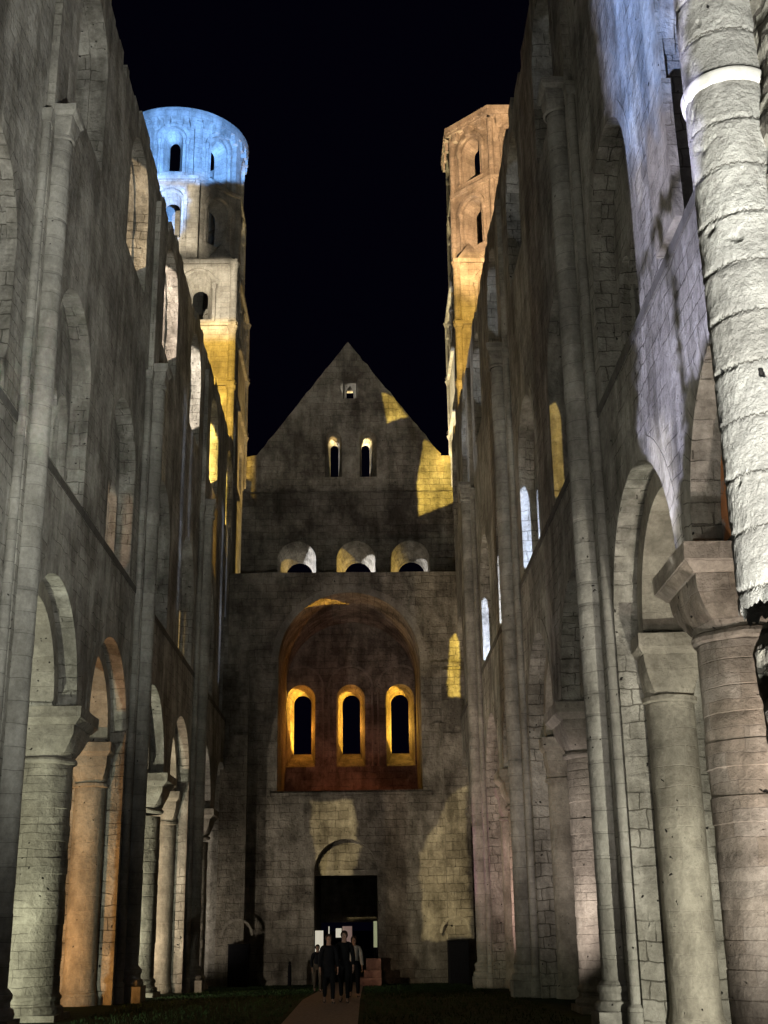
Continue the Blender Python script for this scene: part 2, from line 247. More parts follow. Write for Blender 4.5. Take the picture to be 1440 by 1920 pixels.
M_shade = stone('shade_toned_moulding', c1=(.13, .125, .11), c2=(.09, .085, .07), bw=1.2, bh=.5, patch=.4, streak=.4, bump=.4)  # shadow line of the string course painted as a dark stone colour
M_tower = stone('tower_stone', c1=(.40, .375, .32), c2=(.30, .27, .22), bw=.6, bh=.32, patch=.6, streak=.4, bump=.6, mortar=.006)
M_front = stone('west_front_stone', bw=.72, bh=.37, patch=.9, streak=.6, bump=1.0, mortar=.010, pits=.3, rub=.22, cover=.5)

# ---------------------------------------------------------------- mesh builder
class MB:
    def __init__(s): s.v = []; s.f = []; s.uv = []
    def quad(s, pts, uvs):
        i = len(s.v); s.v += [tuple(p) for p in pts]; s.f.append(tuple(range(i, i + len(pts)))); s.uv.append(list(uvs))
    def box(s, x0, x1, y0, y1, z0, z1, skip=''):
        P = lambda a, b, c: (a, b, c)
        def q(a, b, c, d, f): s.quad((a, b, c, d), [f(p) for p in (a, b, c, d)])
        fx = lambda p: (p[1], p[2]); fy = lambda p: (p[0], p[2]); fz = lambda p: (p[0], p[1])
        q(P(x0, y0, z0), P(x0, y0, z1), P(x0, y1, z1), P(x0, y1, z0), fx); q(P(x1, y0, z0), P(x1, y1, z0), P(x1, y1, z1), P(x1, y0, z1), fx)
        q(P(x0, y0, z0), P(x1, y0, z0), P(x1, y0, z1), P(x0, y0, z1), fy); q(P(x0, y1, z0), P(x0, y1, z1), P(x1, y1, z1), P(x1, y1, z0), fy)
        if 'b' not in skip: q(P(x0, y0, z0), P(x0, y1, z0), P(x1, y1, z0), P(x1, y0, z0), fz)
        q(P(x0, y0, z1), P(x1, y0, z1), P(x1, y1, z1), P(x0, y1, z1), fz)
    def lathe(s, cx, cy, prof, a0=0, a1=2 * PI, seg=24, sq=0):
        """prof: list of (r, z)"""
        L = 0
        for (r0, z0), (r1, z1) in zip(prof, prof[1:]):
            for k in range(seg):
                b0 = a0 + (a1 - a0) * k / seg; b1 = a0 + (a1 - a0) * (k + 1) / seg
                R = max(prof[0][0], .2)
                s.quad(((cx + r0 * math.cos(b0), cy + r0 * math.sin(b0), z0), (cx + r0 * math.cos(b1), cy + r0 * math.sin(b1), z0),
                        (cx + r1 * math.cos(b1), cy + r1 * math.sin(b1), z1), (cx + r1 * math.cos(b0), cy + r1 * math.sin(b0), z1)),
                       ((b0 * R, z0), (b1 * R, z0), (b1 * R, z1), (b0 * R, z1)))
    def cushion(s, cx, cy, r, a, z0, z1, seg=24, n=7):
        """capital block: circle of radius r at z0 growing to a square of half side a at z1"""
        def ring(t):
            e = t ** 1.3; z = z0 + (z1 - z0) * t; o = []
            for k in range(seg):
                b = 2 * PI * k / seg; c, d = math.cos(b), math.sin(b)
                m = max(abs(c), abs(d)); rs = a / m
                flare = math.sin(t * PI / 2) ** .8
                rr = r + (rs - r) * (flare if rs < r * 1.6 else flare) * 1.0
                o.append((cx + rr * c, cy + rr * d, z))
            return o
        rs = [ring(i / n) for i in range(n + 1)]
        for i in range(n):
            for k in range(seg):
                k2 = (k + 1) % seg; z_ = rs[i][0][2]; z2 = rs[i + 1][0][2]; u0 = k * 2 * PI * r / seg; u1 = (k + 1) * 2 * PI * r / seg
                s.quad((rs[i][k], rs[i][k2], rs[i + 1][k2], rs[i + 1][k]), ((u0, z_), (u1, z_), (u1, z2), (u0, z2)))
    def slab(s, cx, cy, a0, a1, z0, z1):
        """square abacus, half side a0 at z0 and a1 at z1"""
        c = lambda a, z: [(cx - a, cy - a, z), (cx + a, cy - a, z), (cx + a, cy + a, z), (cx - a, cy + a, z)]
        A, B = c(a0, z0), c(a1, z1)
        for k in range(4):
            k2 = (k + 1) % 4; s.quad((A[k], A[k2], B[k2], B[k]), ((0, z0), (2 * a0, z0), (2 * a1, z1), (0, z1)))
        s.quad(B, [(p[0], p[1]) for p in B]); s.quad(A[::-1], [(p[0], p[1]) for p in A[::-1]])
    def panel(s, mp, outer, holes=(), d0=0, d1=1, back=True, front=True, grid=0, uvo=(0, 0)):
        """outer: loop [(u,v)]; holes: list of loops or (front_loop, back_loop); mp(u,v,d) -> xyz"""
        H = [(h[0], h[1]) if isinstance(h, tuple) else (h, h) for h in holes]
        for side, d in ((0, d0), (1, d1)):
            if (side == 0 and not front) or (side == 1 and not back): continue
            loops = [outer] + [h[side] for h in H]
            vs, es = [], []
            for lp in loops:
                i = len(vs); n = len(lp); vs += [Vector(p) for p in lp]; es += [(i + k, i + (k + 1) % n) for k in range(n)]
            if grid:
                us = [p[0] for p in outer]; zs = [p[1] for p in outer]
                a = min(us) + grid * .53
                while a < max(us):
                    b = min(zs) + grid * .47
                    while b < max(zs): vs.append(Vector((a, b))); b += grid
                    a += grid
            r = geometry.delaunay_2d_cdt(vs, es, [], 0, 1e-5)
            V = [mp(p.x, p.y, d) for p in r[0]]
            i = len(s.v); s.v += [tuple(p) for p in V]
            def pin(x, y, lp):
                c = False; j = len(lp) - 1
                for k in range(len(lp)):
                    (xa, ya_), (xb, yb_) = lp[k], lp[j]
                    if (ya_ > y) != (yb_ > y) and x < (xb - xa) * (y - ya_) / (yb_ - ya_) + xa: c = not c
                    j = k
                return c
            for f in r[2]:
                mx_ = sum(r[0][k].x for k in f) / len(f); my_ = sum(r[0][k].y for k in f) / len(f)
                if not pin(mx_, my_, loops[0]) or any(pin(mx_, my_, h) for h in loops[1:]): continue
                s.f.append(tuple(i + k for k in f)); s.uv.append([(r[0][k].x + uvo[0], r[0][k].y + uvo[1]) for k in f])
        for f_, b_ in [(outer, outer)] + H:
            n = len(f_); L = 0
            for k in range(n):
                (u0, v0), (u1, v1) = f_[k], f_[(k + 1) % n]; (x0, y0), (x1, y1) = b_[k], b_[(k + 1) % n]
                l = math.hypot(u1 - u0, v1 - v0); dd = d1 - d0
                if abs(v1 - v0) > .9 * l: uvs = ((0.13, v0), (0.13, v1), (dd + .13, v1), (dd + .13, v0))
                else: uvs = ((0, L), (0, L + l), (dd, L + l), (dd, L)); uvs = ((0, L), (0, L + l), (dd, L + l), (dd, L))
                s.quad((mp(u0, v0, d0), mp(u1, v1, d0), mp(x1, y1, d1), mp(x0, y0, d1)), uvs); L += l
    def ring(s, mp, cu, cv, r0, r1, d0, d1, a0=0, a1=PI, seg=26, legs=0):
        """archivolt: solid ring with polar uv"""
        def P(r, b, d): return mp(cu + r * math.cos(b), cv + r * math.sin(b), d)
        for k in range(seg):
            b0 = a0 + (a1 - a0) * k / seg; b1 = a0 + (a1 - a0) * (k + 1) / seg
            for (ra, da), (rb, db) in (((r0, d0), (r1, d0)), ((r0, d1), (r0, d0)), ((r1, d0), (r1, d1))):
                s.quad((P(ra, b0, da), P(rb, b0, db), P(rb, b1, db), P(ra, b1, da)), ((0, b0 * r0), (.3, b0 * r0), (.3, b1 * r0), (0, b1 * r0)))
        if legs:
            for sg in (-1, 1):
                ua, ub = cu + sg * r0, cu + sg * r1; z0 = cv - legs
                for (p, q, da, db) in ((ua, ub, d0, d0), (ua, ua, d1, d0), (ub, ub, d0, d1)):
                    s.quad((mp(p, z0, da), mp(q, z0, db), mp(q, cv, db), mp(p, cv, da)), ((0, z0), (.3, z0), (.3, cv), (0, cv)))
    def build(s, name, mat, parent=None, smooth=False, rough=0):
        me = bpy.data.meshes.new(name); me.from_pydata(s.v, [], s.f)
        ul = me.uv_layers.new(name='uv'); i = 0
        flat = [c for fu in s.uv for p in fu for c in p]
        ul.data.foreach_set('uv', flat)
        me.materials.append(mat)
        bm = bmesh.new(); bm.from_mesh(me); bmesh.ops.remove_doubles(bm, verts=bm.verts, dist=.0008)
        bmesh.ops.recalc_face_normals(bm, faces=bm.faces)
        if rough >= .02 and len(bm.verts) < 1500: bmesh.ops.subdivide_edges(bm, edges=bm.edges, cuts=2, use_grid_fill=True)
        if rough:
            for v in bm.verts:
                v.co += noise.noise_vector(v.co * 1.9) * rough + noise.noise_vector(v.co * 7) * rough * .4
        bm.to_mesh(me); bm.free()
        if smooth:
            for p in me.polygons: p.use_smooth = True
            try: me.set_sharp_from_angle(angle=R_(35))
            except Exception: pass
        o = bpy.data.objects.new(name, me); COL.objects.link(o)
        if parent: o.parent = parent; o.matrix_parent_inverse = parent.matrix_world.inverted()
        return o
def tag(o, label=None, cat=None, group=None, kind=None):
    if label: o['label'] = label
    if cat: o['category'] = cat
    if group: o['group'] = group
    if kind: o['kind'] = kind
    return o
def thing(name, loc, label, cat, group=None):
    o = bpy.data.objects.new(name, None); COL.objects.link(o); o.location = loc; o.empty_display_size = .3
    bpy.context.view_layer.update()
    return tag(o, label, cat, group)
def arc(cu, cv, r, a0=0, a1=PI, n=16): return [(cu + r * math.cos(a0 + (a1 - a0) * k / n), cv + r * math.sin(a0 + (a1 - a0) * k / n)) for k in range(n + 1)]
def archloop(cu, z0, zs, r, n=16, rv=None): return [(cu + r, z0)] + arc(cu, zs, r, n=n) + [(cu - r, z0)]
def jag(lp, amp, step=.5, keep=0):
    out = []
    for i in range(len(lp)):
        a, b = lp[i], lp[(i + 1) % len(lp)]; L = math.hypot(b[0] - a[0], b[1] - a[1]); n = max(1, int(L / step))
        for k in range(n):
            t = k / n; j = amp
            out.append((a[0] + (b[0] - a[0]) * t + random.uniform(-j, j), a[1] + (b[1] - a[1]) * t + random.uniform(-j, j)))
    return out

def gz(y):  # ground height: level lawn, falling gently to the west door
    return 0 if y < 36 else (-.6 * min(1, (y - 36) / 22))

# ---------------------------------------------------------------- ground
ys = [-400, -20, 0, 10, 20, 30, 36, 40, 45, 50, 55, 58, 60, 75, 100, 200, 900]; xs = [-900, -60, -20, -7, -2.3, .1, 5, 20, 60, 900]
g = MB()
for a, b in zip(ys, ys[1:]):
    for c, d in zip(xs, xs[1:]): g.quad(((c, a, gz(a)), (d, a, gz(a)), (d, b, gz(b)), (c, b, gz(b))), ((c, a), (d, a), (d, b), (c, b)))
M_lawn = plain('lawn', (.02, .035, .014), .95, noise_=.5, scale=3)
tag(g.build('lawn', M_lawn), 'dark mown lawn covering the floor of the ruined nave', 'lawn', kind='structure')
g = MB()
for a, b in zip(range(-10, 61, 2), range(-8, 63, 2)):
    g.quad(((-1.75, a, gz(a) + .012), (-.2, a, gz(a) + .012), (-.2, b, gz(b) + .012), (-1.75, b, gz(b) + .012)), ((-1.75, a), (-.2, a), (-.2, b), (-1.75, b)))
tag(g.build('path', plain('gravel_path', (.34, .25, .20), .95, noise_=.3, scale=14)), 'pale reddish gravel path running to the west door', 'path', kind='structure')
rg = random.Random(3); g = MB()
for k in range(26000):
    y = 14 + 46 * rg.random() ** 1.1; x = rg.uniform(-6.3, 4.2)
    if -1.85 < x < -.1: continue
    h = rg.uniform(.03, .075); a = rg.uniform(0, PI); c, s_ = math.cos(a) * .012, math.sin(a) * .012; lx, ly = rg.uniform(-.03, .03), rg.uniform(-.03, .03); z = gz(y)
    g.quad(((x - c, y - s_, z), (x + c, y + s_, z), (x + lx, y + ly, z + h)), ((0, 0), (1, 0), (0, 1)))
me = bpy.data.meshes.new('grass'); me.from_pydata(g.v, [], g.f); me.materials.append(plain('grass_blades', (.028, .05, .018), .9, noise_=.5, scale=2))
o = bpy.data.objects.new('grass', me); COL.objects.link(o); tag(o, 'short dark grass blades on both sides of the path', 'grass', kind='stuff')

# ---------------------------------------------------------------- nave walls
ZS = 6.85; RI, RO = 1.98, 2.38; ZW = 25.75; OFF = 3.1
def nave_side(sg, X0, label, piers, cols, ya, yb):
    """sg=-1 left, +1 right; X0 wall face. mp(u=Y, v=Z, d=depth away from the nave)"""
    mp = lambda u, v, d: (X0 + sg * d, u, v)
    root = thing('nave_wall', (X0, ya, 0), label, 'ruined wall', 'nave side walls')
    rr = random.Random(11 + sg)
    cuts = sorted(set([ya] + [p for p in piers if ya < p < yb] + [yb]))
    for ci, (y0, y1) in enumerate(zip(cuts, cuts[1:])):
        cs = [c for c in cols if y0 < c < y1]
        archs = []
        for c in cs:
            for k in (-1, 1):
                m = c + k * OFF if c != 17.0 else (19.85 if k > 0 else 14.15)
                if y0 + 1 < m - 0 and m + 0 < y1 - .2: archs.append(m)
        archs.sort()
        # ragged top
        top = []; y = y1
        while y > y0 + .05:
            t = (y - y0) / (y1 - y0); z = ZW - .5 * ((y % 6.5) / 6.5) + rr.uniform(-.16, .16) - (rr.random() < .12) * rr.uniform(.2, .5)
            if y < 28 and sg > 0: z += .6
            if y < 23: z += 3
            top.append((y, z)); y2 = y - rr.uniform(.3, .8); top.append((y2 + .03, z + rr.uniform(-.05, .05))); y = y2
        top = [p for p in top if p[0] > y0 + .06]; top.append((y0, top[-1][1]))
        def outline(r, w0, w1):
            lp = []; y = y0
            segs = []
            for m in archs:
                lo, hi = m - r, m + r
                segs.append((lo, hi, m))
            pts = []
            gnd = -1.2
            pts.append((y0, gnd))
            for i, (lo, hi, m) in enumerate(segs):
                prevcol = i > 0 and any(segs[i - 1][2] < c < m for c in cs)
                if not prevcol: pts.append((lo - w0, gnd)); 
                if not prevcol and w0 > 0: pts.append((lo - w0, ZS - .35)); pts.append((lo, ZS - .35))
                pts += [(m - r * math.cos(PI * k / 20), ZS + r * math.sin(PI * k / 20)) for k in range(21)]
                nextcol = i < len(segs) - 1 and any(m < c < segs[i + 1][2] for c in cs)
                if not nextcol:
                    if w1 > 0: pts.append((hi, ZS - .35)); pts.append((hi + w1, ZS - .35))
                    pts.append((hi + w1, gnd))
                else: pts.append((hi, ZS - .1)); pts.append((segs[i + 1][0], ZS - .1))
            pts.append((y1, gnd)); 
            out = [pts[0]]
            for p in pts[1:]:
                if math.hypot(p[0] - out[-1][0], p[1] - out[-1][1]) > 1e-3: out.append(p)
            return out + top
        tr = [c + k * 3.1 for c in cs for k in (-1, 1) if y0 < c + k * 3.1 < y1 - .5]
        cl = [c + k * 3.25 for c in cs for k in (-1, 1) if y0 < c + k * 3.25 < y1 - .3]
        hf, hb = [], []
        for t in tr:
            hf.append(jag(archloop(t, 11.45, 14.35, 1.75, 18), .018, .6))
            tri = [(t + 1.55, 11.47), (t + 1.55, 13.55)] + arc(t + 1.05, 13.55, .5, n=8) + arc(t, 13.55, .48, n=8) + arc(t - 1.05, 13.55, .5, n=8) + [(t - 1.55, 11.47)]
            hb.append(tri)
        for t in cl:
            f_ = archloop(t, 20.45, 23.2, 1.5, 14); m_ = archloop(t, 20.5, 23.2, 1.44, 14)
            jf = jag(f_, .03, .45)
            hf.append(jf)
            hb.append((m_, archloop(t, 20.6, 23.15, 1.32, 14)))
        wb = MB()
        wb.panel(mp, outline(RO, 0, 0), hf, 0, .45, back=False)
        wb.panel(mp, outline(RI, .45, .45), hb, .45, 1.6)
        wo = wb.build('bay_wall', M_plast, root)
        # archivolts, blind arch rings
        for m in archs:
            a = MB(); a.ring(mp, m, ZS, RO - .004, RO + .40, -.008, .3, seg=30); a.build('archivolt', M_wall, root)
            a = MB(); a.ring(mp, m, ZS, RI - .012, RI + .47, .42, 1.58, seg=30); a.build('inner_archivolt', M_red if (sg > 0 and m < 16) else M_ashlar, root)
        for t in tr:
            a = MB(); a.ring(mp, t, 14.35, 1.74, 2.05, -.008, .2, seg=20); a.build('tribune_arch', M_wall, root)
            for k in (-.525, .525):
                b = MB(); cx = X0 + sg * 1.0
                b.lathe(cx, t + k, [(.13, 11.47), (.13, 11.6), (.095, 11.68), (.09, 13.1), (.12, 13.14), (.11, 13.17)], seg=10); b.slab(cx, t + k, .11, .21, 13.17, 13.42); b.slab(cx, t + k, .23, .25, 13.42, 13.56)
                b.build('colonnette', M_shaft, root)
            for k in (-1.6, 1.6):
                b = MB(); cx = X0 + sg * .72
                b.lathe(cx, t + k, [(.12, 11.47), (.085, 11.6), (.085, 13.75), (.12, 13.8)], seg=8); b.slab(cx, t + k, .12, .2, 13.8, 14.2)
                b.build('jamb_shaft', M_shaft, root)
        # string course below the tribune, ledge under the clerestory
        sc = MB()
        y = y0
        for (a, b) in ((y0 + .0, y1 - .0),):
            sc.box(min(X0 - sg * .03, X0 + sg * .02), max(X0 - sg * .03, X0 + sg * .02), a + .004, b - .004, 11.20, 11.38)
        sc.build('string_course', M_shade, root)
        # quoined responds (half columns) at the arcade jambs
        for i, m in enumerate(archs):
            for k in (-1, 1):
                if any(0 < (c - m) * k < 4 for c in cs): continue
                rs = MB(); cx = X0 + sg * .86; cy = m + k * (RI + .32)
                zb = gz(cy)
                rs.lathe(cx, cy, [(.50, zb - .3), (.50, zb + .2), (.47, zb + .25), (.48, zb + .3), (.45, zb + .36), (.43, zb + .5), (.43, 5.55)], seg=20)
                ro = rs.build('respond', M_ashlar, root, smooth=True)
                cp = MB(); cp.lathe(cx, cy, [(.43, 5.55), (.49, 5.58), (.49, 5.66), (.43, 5.69)], seg=20); cp.cushion(cx, cy, .43, .50, 5.69, 6.38); cp.slab(cx, cy, .52, .60, 6.38, 6.5)
                cp.slab(cx, cy, .60, .605, 6.5, 6.74); cp.build('capital', M_ashlar, ro, rough=.02)
    # free standing columns
    for c in cols:
        if not ya < c < yb: continue
        cx = X0 + sg * (.70 if c == 17.0 else .78); zb = gz(c); cc = MB()
        pr = [(.66, zb + .55)]; z = zb + .55; q = random.Random(int(c * 10))
        while z < 5.4:
            z2 = min(5.5, z + .36); r = .645 + q.uniform(-.012, .012); pr += [(r, z + .012), (r, z2 - .012), (.635, z2)]; z = z2
        cc.lathe(cx, c, pr, seg=36)
        near = sg > 0 and c < 20
        co = cc.build('column', M_colred if near else M_col, root, smooth=True, rough=.012)
        cp = MB(); cp.lathe(cx, c, [(.64, 5.5), (.71, 5.53), (.73, 5.58), (.71, 5.63), (.65, 5.66)], seg=36); cp.cushion(cx, c, .65, .80, 5.66, 6.35, seg=32); cp.slab(cx, c, .83, .97, 6.35, 6.5); cp.slab(cx, c, .97, .975, 6.5, 6.745)
        cp.build('capital', M_ashlar if not near else M_colred, co, rough=.022)
        bs = MB(); bs.slab(cx, c, .76, .76, zb - .6, zb + .14); bs.lathe(cx, c, [(.75, zb + .14), (.77, zb + .21), (.74, zb + .28), (.69, zb + .31), (.68, zb + .40), (.71, zb + .44), (.71, zb + .49), (.655, zb + .56)], seg=32)
        bs.build('base', M_col, co, rough=.015)
    # engaged shafts on the piers
    for p in piers:
        if not (ya + .3 < p < yb - .3) or p < 15: continue
        cx = X0 - sg * (.26 if sg > 0 else .22); zb = gz(p); q = random.Random(int(p)); pr = [(.29, zb + .9)]; z = zb + .9
        ztop = 17.95 if sg < 0 else 18.6
        while z < ztop:
            z2 = min(ztop, z + .42); r = .262 + q.uniform(-.006, .006); pr += [(r, z + .008), (r, z2 - .008), (.257, z2)]; z = z2
        s_ = MB(); s_.lathe(cx, p, pr, seg=28); so = s_.build('engaged_shaft', M_shaft, root, smooth=True)
        cp = MB(); cp.lathe(cx, p, [(.28, ztop), (.325, ztop + .03), (.325, ztop + .09), (.285, ztop + .12)], seg=24); cp.cushion(cx, p, .285, .31, ztop + .12, ztop + .55); cp.slab(cx, p, .33, .38, ztop + .55, ztop + .63); cp.slab(cx, p, .38, .385, ztop + .63, ztop + .78); cp.build('capital', M_shaft, so, rough=.035)
        bs = MB(); bs.slab(cx, p, .42, .42, zb - .6, zb + .42); bs.lathe(cx, p, [(.40, zb + .42), (.42, zb + .5), (.39, zb + .58), (.34, zb + .61), (.33, zb + .7), (.36, zb + .75), (.36, zb + .82), (.28, zb + .92)], seg=24); bs.build('base', M_shaft, so, rough=.01)
        # dosseret behind the shaft and slim side shafts
        d = MB(); xa, xb = sorted((X0 - sg * .16, X0 + sg * .01)); d.box(xa, xb, p - .46, p + .46, zb - .6, ZW - 1.2); d.build('dosseret', M_wall, root)
        for k in (-1, 1):
            t = MB(); ty = p + k * .60; tx = X0 - sg * .07; t.lathe(tx, ty, [(.17, zb), (.17, zb + .5), (.115, zb + .56), (.10, 9.5), (.10, ztop + .1)], seg=12); t.slab(tx, ty, .11, .15, ztop + .1, ztop + .4); t.build('side_shaft', M_shaft, root, smooth=True)
    return root
P_L = [10, 23, 36, 49]; C_L = [16.5, 29.5, 42.5, 55.5]; C_R = [17.0, 29.5, 42.5, 55.5]
nave_side(-1, -6.7, 'tall ruined arcaded nave wall of grey stone on the left, below the blue lit round tower', P_L, C_L, 10, 59.97)
nave_side(1, 4.6, 'tall ruined arcaded nave wall on the right, lit violet near the camera, below the orange tower', P_L, C_R, 10, 59.97)

# broken pilaster on the near right wall
pb = MB(); pb.box(4.47, 4.61, 15.4, 16.6, 11.41, 13.75); pb.box(4.54, 4.61, 15.6, 16.4, 13.75, 18.6)
o = pb.build('broken_pilaster', M_col, bpy.data.objects['nave_wall.001'], rough=.02)

# ---------------------------------------------------------------- aisles
def aisle(sg, XI, XO, label):
    root = thing('aisle_wall', (XO, 10, 0), label, 'aisle wall', 'outer aisle walls')
    mp = lambda u, v, d: (XO + sg * d, u, v)
    holes = []
    for c in (13.25, 19.75, 26.25, 32.75, 39.25, 45.75, 52.25):
        holes.append((archloop(c, 5.0, 7.2, .75, 10), archloop(c, 5.6, 7.1, .35, 10)))
        holes.append((archloop(c, 12.5, 14.2, .6, 10), archloop(c, 12.8, 14.1, .4, 10)))
    top = [(y, 16.0 + random.uniform(-.25, .25)) for y in range(60, 4, -1)]
    w_ = MB(); w_.panel(mp, [(5, -1.2), (60, -1.2)] + top + [(5, 16)], holes, 0, 1.1); w_.build('outer_wall', M_aisle, root)
    x0, x1 = sorted((XI, XO))
    v = MB(); v.box(x0 - .02 * 0, x1, 10, 59.9, 10.3, 10.9); v.build('tribune_floor', M_wall, root)
    for p in (10, 16.5, 23, 29.5, 36, 42.5, 49, 55.5):
        m2 = lambda u, v_, d: (u, p - .42 + d, v_)
        xa, xb = (XO, XI) if sg < 0 else (XI, XO); xm = (xa + xb) / 2; r = (xb - xa) / 2 - .22
        lp = [(xm - r - .0, ZS)] + [(xm - r * math.cos(PI * k / 18), ZS + r * math.sin(PI * k / 18)) for k in range(1, 18)] + [(xm + r, ZS)]
        inner = [(xb - .005, 10.3), (xa + .005, 10.3)]
        if sg < 0: out = [(xa, -1), (xa + .22, -1)] + lp + [(xb - .05, ZS), (xb - .05, 10.3), (xa, 10.3)]
        else: out = [(xa + .05, 10.3), (xa + .05, ZS)] + lp + [(xb - .22, -1), (xb, -1), (xb, 10.3)]
        t = MB(); t.panel(m2, out, (), 0, .84); t.build('transverse_arch', M_red if (sg > 0 and p < 20) else M_ashlar, root)
    return root
aisle(-1, -8.3, -12.4, 'coursed outer wall of the left aisle, seen brightly lit through the left arcade')
aisle(1, 6.2, 10.2, 'pale coursed outer wall of the right aisle, seen through the arch by the near pier')

# ---------------------------------------------------------------- near crossing pier
root = thing('crossing_pier', (4.2, 10, 0), 'massive broken pier with a glaring white lit round shaft at the right edge', 'pier')
def rough_shell(name, fx, z0, z1, mat, dz=.045, na=64, amp=.02, a0=0, a1=2 * PI, parent=None, course=.52):
    m = MB(); n = int((z1(0) - z0) / dz) if callable(z1) else int((z1 - z0) / dz)
    P = {}
    for i in range(n + 1):
        for k in range(na + 1):
            a = a0 + (a1 - a0) * k / na
            zz0 = z0 + .10 * noise.noise(Vector((a * 2.1, 0, 3))) + .07 * noise.noise(Vector((a * 9, 0, 3)))
            z = zz0 + (z1 - zz0) * i / n
            cx, cy, r = fx(a, z)
            v = Vector((cx, cy, z)); q = Vector((cx + r * math.cos(a), cy + r * math.sin(a), z))
            j = (z / course) % 1; g_ = .030 * math.exp(-((min(j, 1 - j)) / .045) ** 2) * (.6 + .8 * noise.noise(q * 2))
            nz = noise.fractal(q * 3.2, 1, 2, 5); nz2 = noise.noise(q * 14); nz3 = noise.noise(q * 34)
            rr = r - g_ + amp * nz + min(amp, .006) * (1.0 * nz2 + .9 * nz3) - max(0, noise.noise(q * 6 + Vector((9, 0, 0))) - .48) * .16
            P[i, k] = (cx + rr * math.cos(a), cy + rr * math.sin(a), z)
    for i in range(n):
        for k in range(na):
            m.quad((P[i, k], P[i, k + 1], P[i + 1, k + 1], P[i + 1, k]), [(a_ * .5, z_) for a_, z_ in ((k / na * 6, P[i, k][2]), ((k + 1) / na * 6, P[i, k][2]), ((k + 1) / na * 6, P[i + 1, k][2]), (k / na * 6, P[i + 1, k][2]))])
    return m.build(name, mat, parent, smooth=False)
sh = rough_shell('engaged_shaft', lambda a, z: (3.59, 10.2, .405), 4.35, 15.5, M_near, parent=root, a0=R_(60), a1=R_(330), na=110, amp=.004, course=.50, dz=.03)
rb = MB(); rb.lathe(3.59, 10.2, [(.39, 9.40), (.435, 9.42), (.445, 9.50), (.43, 9.54), (.39, 9.56)], seg=60); rb.build('ring_moulding', M_ringlit, sh, smooth=True, rough=.004)
def core(a, z):
    n = noise.noise(Vector((a * 3, z * 1.6, 0)))
    if z > 4.3: return (4.9, 9.9, 1.12 + .03 * math.sin(z * 1.7))
    return (4.9, 9.9, 1.66 + .12 * n - max(0, 3.4 - z) * .35 - max(0, z - 4.0) * .8)
rough_shell('rubble_core', lambda a, z: core(a, z), -.6, 15.5, M_rub, dz=.06, na=150, amp=.05, parent=root, course=.4)

# ---------------------------------------------------------------- west front (lower block)
wf = thing('west_front', (-.9, 60, -.6), 'dark west front with a deep round arched recess holding three glowing yellow windows', 'church front')
mpf = lambda u, v, d: (u, 60 + d, v)
AX, AR, AZ = -.75, 3.47, 14.2
rec = [(AX + AR, 8.0)] + [(AX + AR, 10.9)] + arc(AX, AZ, AR, n=32) + [(AX - AR, 10.9), (AX - AR, 8.0)]
door = [(.52, -1.0), (.52, 4.3)] + arc(-.955, 4.3, 1.475, n=18)[1:-1] + [(-2.43, 4.3), (-2.43, -1.0)]
outer = [(-2.43, -1.0), (-6.9, -1.0), (-6.9, 18.7)] + [(-6.9 + 1.2 * k, 18.72 + random.uniform(-.03, .03)) for k in range(1, 10)] + [(4.9, 18.72), (4.9, -1.0), (.52, -1.0)] + door[1:-1]
m = MB(); m.panel(mpf, outer, [rec], 0, 1.2); m.build('wall', M_front, wf)
# recess shell
m = MB(); lp = rec; L = 0
for a, b in zip(lp, lp[1:] + lp[:1]):
    l = math.hypot(b[0] - a[0], b[1] - a[1]); m.quad((mpf(*a, 1.2), mpf(*b, 1.2), mpf(*b, 6.5), mpf(*a, 6.5)), ((1.2, L), (1.2, L + l), (6.5, L + l), (6.5, L))); L += l
m.build('recess_vault', M_front, wf)
mb6 = lambda u, v, d: (u, 66.5 + d, v)
WX = (-3.43, -.775, 1.875)
holes = [(archloop(x, 9.9, 13.5, .76, 16), archloop(x + .02, 10.75, 13.45, .48, 16)) for x in WX]
outb = [(AX + AR + .15, 7.9)] + arc(AX, AZ, AR + .15, n=24) + [(AX - AR - .15, 7.9)]
m = MB(); m.panel(mb6, outb, holes, 0, 1.5); m.build('recess_back_wall', M_front, wf)
for x in WX:
    a = MB(); a.ring(mb6, x, 14.1, 1.12, 1.22, -.07, 0, seg=20); 
    for k in (-1.17, 1.17): a.lathe(x + k, 66.46, [(.11, 9.9), (.06, 10.1), (.06, 13.8), (.11, 13.9), (.12, 14.1)], seg=8)
    a.build('blind_arch', M_ashlar, wf)
a = MB(); a.ring(mpf, AX, AZ, AR + .01, AR + .35, -.006, .2, seg=40); a.build('archivolt', M_ashlar, wf)
a = MB(); a.box(-4.6, 3.1, 59.86, 60.02, 7.68, 7.9); a.build('sill', M_front, wf)
for z in (14.0, 11.05):
    for x0, x1 in ((-6.88, AX - AR - .5), (AX + AR + .5, 4.88)):
        a = MB(); a.box(x0, x1, 59.86, 60.01, z - .12, z + .1); a.build('string_course', M_front, wf)
for x0, x1 in ((-6.88, -5.6), (3.7, 4.88)):
    a = MB(); a.box(x0, x1, 59.62, 60.01, -1, 10.6); a.box(x0 + .15 * (x0 < 0) * 0, x1, 59.75, 60.01, 10.6, 13.7); a.build('buttress', M_front, wf)
